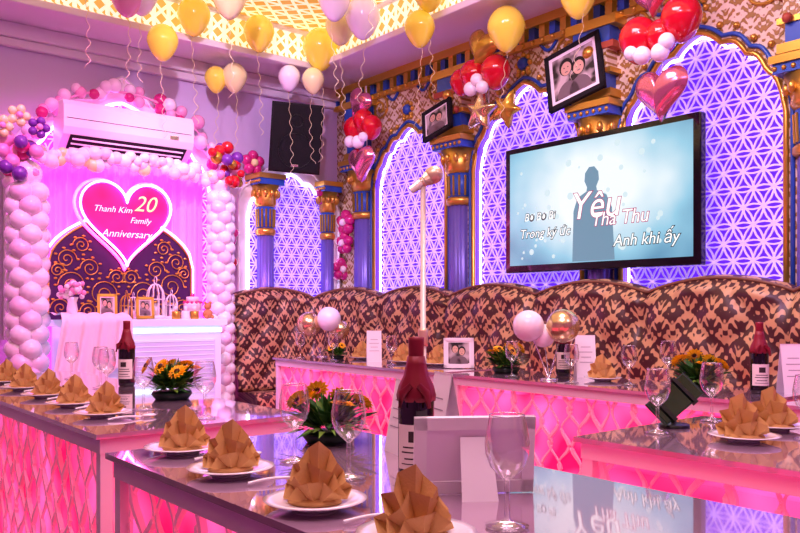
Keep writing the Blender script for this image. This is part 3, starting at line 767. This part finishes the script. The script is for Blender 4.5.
def bottle():
    b=MB()
    b.lathe([(.030,0),(.036,.004),(.037,.02),(.037,.175),(.034,.195),(.022,.215),(.0145,.235),(.014,.285),(.0155,.29),(.0155,.298),(.0,.30)],28,0)
    b.lathe([(.0148,.232),(.0158,.236),(.0160,.292),(.0165,.300),(.0,.302)],24,1)
    b.lathe([(.0395,.170),(.041,.182),(.036,.202),(.026,.222),(.021,.245),(.0175,.262)],28,1,flute=.08,nf=10)
    for sg in(-1,1): b.tube([(sg*.008,-.036,.205),(sg*.024,-.040,.19),(sg*.03,-.044,.16)],[.006,.009,.004],6,1)
    vs=[];n=16
    for i in range(n+1):
        a=-pi/2-1.15+2.3*i/n; vs+=[(.0376*math.cos(a),.0376*math.sin(a),.035),(.0376*math.cos(a),.0376*math.sin(a),.125)]
    b.add(vs,[(2*i,2*i+2,2*i+3,2*i+1) for i in range(n)],2,True)
    for z0,z1,aa in ((.09,.112,.35),(.078,.081,.7),(.068,.071,.8),(.055,.058,.6),(.045,.047,.8)):
        vs=[]
        for i in range(9):
            a=-pi/2-aa+2*aa*i/8; vs+=[(.0379*math.cos(a),.0379*math.sin(a),z0),(.0379*math.cos(a),.0379*math.sin(a),z1)]
        b.add(vs,[(2*i,2*i+2,2*i+3,2*i+1) for i in range(8)],3,True)
    return b.mesh('wine_bottle',[M_bottle,M_redfoil,M_label,M_labtxt])
BO=bottle()
def card(w=.09,h=.19):
    b=MB(); d=.035
    for sg in(-1,1):
        vs=[(-w/2,sg*d,0),(w/2,sg*d,0),(w/2,0,h),(-w/2,0,h)]
        b.add(vs,[(0,1,2,3)],0); b.add([(x,y-sg*.0015,z) for x,y,z in vs],[(3,2,1,0)],0)
    for k in range(4):
        z=h*(.35+.12*k); y=-d*(1-z/h)-.0012; ww=w*(.3 if k%2 else .4)
        b.add([(-ww/1.2,y,z),(ww/1.2,y,z),(ww/1.2,y+.0004,z+.0025),(-ww/1.2,y+.0004,z+.0025)],[(0,1,2,3)],1)
    return b.mesh('menu_card',[M_paper,M_ink])
CA=card()
def flowers(seed,n=4):
    random.seed(seed); b=MB()
    b.lathe([(.06,0),(.075,.02),(.07,.03),(.0,.035)],20,4)
    for k in range(280):
        a=random.uniform(0,2*pi); el=random.uniform(.0,1.25); L=random.uniform(.08,.17)
        d=Vector((math.cos(a)*math.cos(el)*1.05,math.sin(a)*math.cos(el),math.sin(el)*.8)); s=Vector((-math.sin(a),math.cos(a),0)); w=random.uniform(.004,.012)
        o=Vector((0,0,.03)); p=o+d*L*.3; q=o+d*L*.65+Vector((0,0,.012)); r=o+d*L
        b.add([p,q+s*w,r,q-s*w],[(0,1,2,3)],random.choice([0,0,1]))
    for k in range(n):
        a=2*pi*k/n+random.uniform(-.4,.4); R=random.uniform(.04,.085)
        c=Vector((R*1.3*math.cos(a),R*math.sin(a),.115+random.uniform(-.02,.025))); nd=Vector((math.cos(a)*.5+.3,math.sin(a)*.5-.4,.6)).normalized()
        M=Matrix.Translation(c)@nd.to_track_quat('Z','Y').to_matrix().to_4x4(); b.T=M
        for ring,(rr,nn,zz) in enumerate(((.038,14,0),(.030,12,.005))):
            for j in range(nn):
                t=2*pi*j/nn+ring*.2; u=Vector((math.cos(t),math.sin(t),0)); v=Vector((-math.sin(t),math.cos(t),0))
                b.add([u*.010+Vector((0,0,zz)),u*rr*.65+v*.008+Vector((0,0,zz+.007)),u*rr+Vector((0,0,zz+.004)),u*rr*.65-v*.008+Vector((0,0,zz+.007))],[(0,1,2,3)],2)
        b.sph((0,0,.008),(.011,.011,.007),3,10,6); b.T=Matrix.Identity(4)
    return b.mesh('flowers',[M_leaf,M_leaf2,M_yel,M_brown,M_green])
FW=[flowers(3,6),flowers(5,6),flowers(9,4)]
YC=math.radians(50.5)
def put(name,me,x,y,z=TZ,rz=None,s=1): return inst(name,me,(x,y,z),(0,0,YC if rz is None else rz),scale=s)
def setting(x,y,s=1,sp=True,rz=.35,ps=.8):
    put('dinner_plate',PL,x,y,TZ,0,ps); put('folded_napkin',NAP,x,y,TZ+.011*ps+.001,rz,s)
    if sp: put('spoon',SP,x+.13,y-.03,TZ,random.uniform(-.2,.2))
random.seed(21)
for x,y in ((-2.68,.93),(-3.03,.94),(-3.40,.95),(-3.77,.96),(-4.14,.97),(-4.48,.98)): setting(x,y,1,rz=YC+random.uniform(-.2,.2))
for x,y in ((-1.88,.85),(-1.57,.82),(-1.21,.80),(-.93,.80)): setting(x,y,1.0,rz=YC+random.uniform(-.2,.3))
for x,y in ((-1.08,2.10),(-1.12,2.36),): setting(x,y,1.1,False,rz=YC)
for x,y in ((-4.52,3.38),(-4.02,3.34),(-3.70,3.36),(-2.42,3.30)): setting(x,y,1.15,False,rz=YC)
for x,y,s in ((-3.63,1.25,1),(-3.41,1.20,1),(-2.76,1.10,1.0),(-2.42,1.17,1.0),(-1.60,1.00,.98),(-1.37,.99,1.0),(-.90,.97,1.0),(-4.2,1.3,1),(-1.30,2.03,1.0),(-1.33,2.38,1.0),(-.98,2.25,.95),
    (-4.85,3.08,1),(-4.50,3.12,1),(-3.9,3.15,1),(-2.44,3.08,1),(-2.2,3.2,1),(-2.12,3.40,1.1),(-2.86,3.12,1),(-1.35,3.2,1.1)):
    put('wine_glass',GL,x,y,TZ,0,s)
for x,y,s in ((-3.66,1.38,1),(-1.245,1.07,1.0),(-2.75,3.40,1),(-1.64,3.32,1.0)): put('wine_bottle',BO,x,y,TZ,YC-.1,s)
for x,y,s,rz in ((-1.54,1.28,.95,-1.15),(-1.38,1.27,1.1,-1.2),(-4.25,3.28,1.1,.1),(-2.62,3.42,1.15,0),(-1.55,3.42,1.1,0)): put('menu_card',CA,x,y,TZ,YC+rz,s)
for (x,y,k,s) in ((-3.02,1.32,0,1.05),(-1.78,1.22,1,.95),(-4.68,3.28,2,.7),(-3.06,3.29,0,1.05),(-1.87,3.24,1,1.05)): put('flower_arrangement',FW[k],x,y,TZ,random.uniform(0,6),s)
inst('picture_frame',photo_frame_mesh(.18,.18,.015,M_white,True),(-3.45,3.30,TZ+.003),(math.radians(-8),0,YC))
b=MB(); w,h=.235,.15
for sx in(-1,1): b.box((sx*(w/2-.012),0,h/2),(.024,.014,h),0)
for z in(.012,h-.012): b.box((0,0,z),(w,.014,.024),0)
b.box((0,.0,h/2),(w-.04,.006,h-.04),1); b.add([(-.03,-.008,h*.75),(.03,-.008,h*.75),(.035,-.075,0),(-.035,-.075,0)],[(0,1,2,3)],0)
inst('picture_frame',b.mesh('fr',[M_white,mat('frame_back','#f0e2f0',.4)]),(-1.11,1.10,TZ+.003),(math.radians(8),0,YC+.1))
b=MB(); b.lathe([(.045,0),(.047,.004),(.044,.010),(.012,.014)],24,1); b.tube([(0,.0,.012),(0,.012,.05),(0,.004,.075)],[.009,.008,.008],8,1)
b.T=Matrix.Translation((0,-.005,.085))@Matrix.Rotation(-.45,4,'X')@Matrix.Rotation(.9,4,'Y')
b.box((0,0,0),(.085,.010,.165),0); b.box((0,-.0056,0),(.078,.001,.152),2); b.box((0,-.002,-.05),(.10,.022,.014),1); b.box((0,-.002,.04),(.10,.022,.012),1)
b.T=Matrix.Identity(4)
b.obj('phone_stand',[M_green,M_black,mat('phone_screen','#0a2018',.1)],loc=(-1.34,2.18,TZ),rot=(0,0,YC),bevel=.002)

# ------------------------------------------------------------------ mic stand
b=MB()
b.lathe([(.13,0),(.135,.008),(.12,.018),(.03,.028),(.014,.04)],28,1)
b.tube([(0,0,.03),(0,0,1.0)],.0135,10,0); b.tube([(0,0,1.0),(0,0,1.61)],.0115,10,0); b.lathe([(.018,.97),(.02,.98),(.02,1.03),(.016,1.04)],14,2)
d=Vector((.50,.55,.50)).normalized(); o=Vector((0,0,1.62))
b.sph(o,.022,2,10,8)
b.tube([o-d*.06,o+d*.01],[.015,.022],12,0); b.tube([o+d*.01,o+d*.03],[.024,.032],12,2)
c=o+d*.05; M=Matrix.Translation(c)@d.to_track_quat('Z','Y').to_matrix().to_4x4(); b.T=M; b.sph((0,0,0),(.036,.036,.040),2,16,10); b.T=Matrix.Identity(4)
b.obj('microphone_stand',[M_mic,M_black,mat('mic_head_cream_gold','#d8c2a0',.3,.5)],loc=(-2.39,2.09,0))

# ------------------------------------------------------------------ lights
def area(name,loc,rot,size,e,c,sy=None):
    l=bpy.data.lights.new(name,'AREA'); l.energy=e; l.color=c; l.size=size
    if sy: l.shape='RECTANGLE'; l.size_y=sy
    o=bpy.data.objects.new(name,l); col.objects.link(o); o.location=loc; o.rotation_euler=rot; return o
area('fill_area_light',(-1.2,.9,3.37),(0,0,0),1.6,56,(1,.62,.84))  # unseen pink area lamps added out of view to fill the room
area('fill_area_light',(-2.3,2.55,3.37),(0,0,0),.9,40,(1,.72,.82))
area('fill_area_light',(.6,2.6,3.37),(0,0,0),1.0,22,(.95,.5,1))
def spot(name,loc,tgt,e,c,ang=60,sz=.05):
    l=bpy.data.lights.new(name,'SPOT'); l.energy=e; l.color=c; l.spot_size=math.radians(ang); l.spot_blend=.6; l.shadow_soft_size=sz
    o=bpy.data.objects.new(name,l); col.objects.link(o); o.location=loc; o.rotation_euler=(Vector(tgt)-Vector(loc)).to_track_quat('-Z','Y').to_euler()
spot('fill_spot_magenta',(-3.8,1.2,3.36),(-5.8,2.1,1.2),230,(1,.18,.85),64)  # unseen coloured spots added to tint backdrop, walls and tables
spot('fill_spot_violet',(-3.6,1.6,3.36),(-6,3.6,1.7),190,(.86,.60,1),62)
spot('fill_spot_violet',(-2.6,1.6,3.36),(-4.6,4.3,1.9),120,(.72,.42,1),75)
spot('fill_spot_violet',(-1.2,1.6,3.36),(-1.6,4.3,1.9),120,(.72,.42,1),75)
spot('fill_spot_pink',(-2.4,.2,3.36),(-3.2,1.2,.76),80,(1,.40,.8),70)
w=bpy.data.worlds.new('world'); sc.world=w; w.use_nodes=True; w.node_tree.nodes['Background'].inputs[0].default_value=(.5,.3,.5,1); w.node_tree.nodes['Background'].inputs[1].default_value=.1
sc.view_settings.view_transform='Standard'
sc.view_settings.gamma=.93
# ------------------------------------------------------------------ camera
cd=bpy.data.cameras.new('camera'); cd.lens=36; cd.sensor_width=36; cd.shift_y=.052; cd.clip_start=.05
co=bpy.data.objects.new('camera',cd); col.objects.link(co); co.location=(0,0,1.12); co.rotation_euler=(pi/2,0,math.atan2(.771,.636)); sc.camera=co
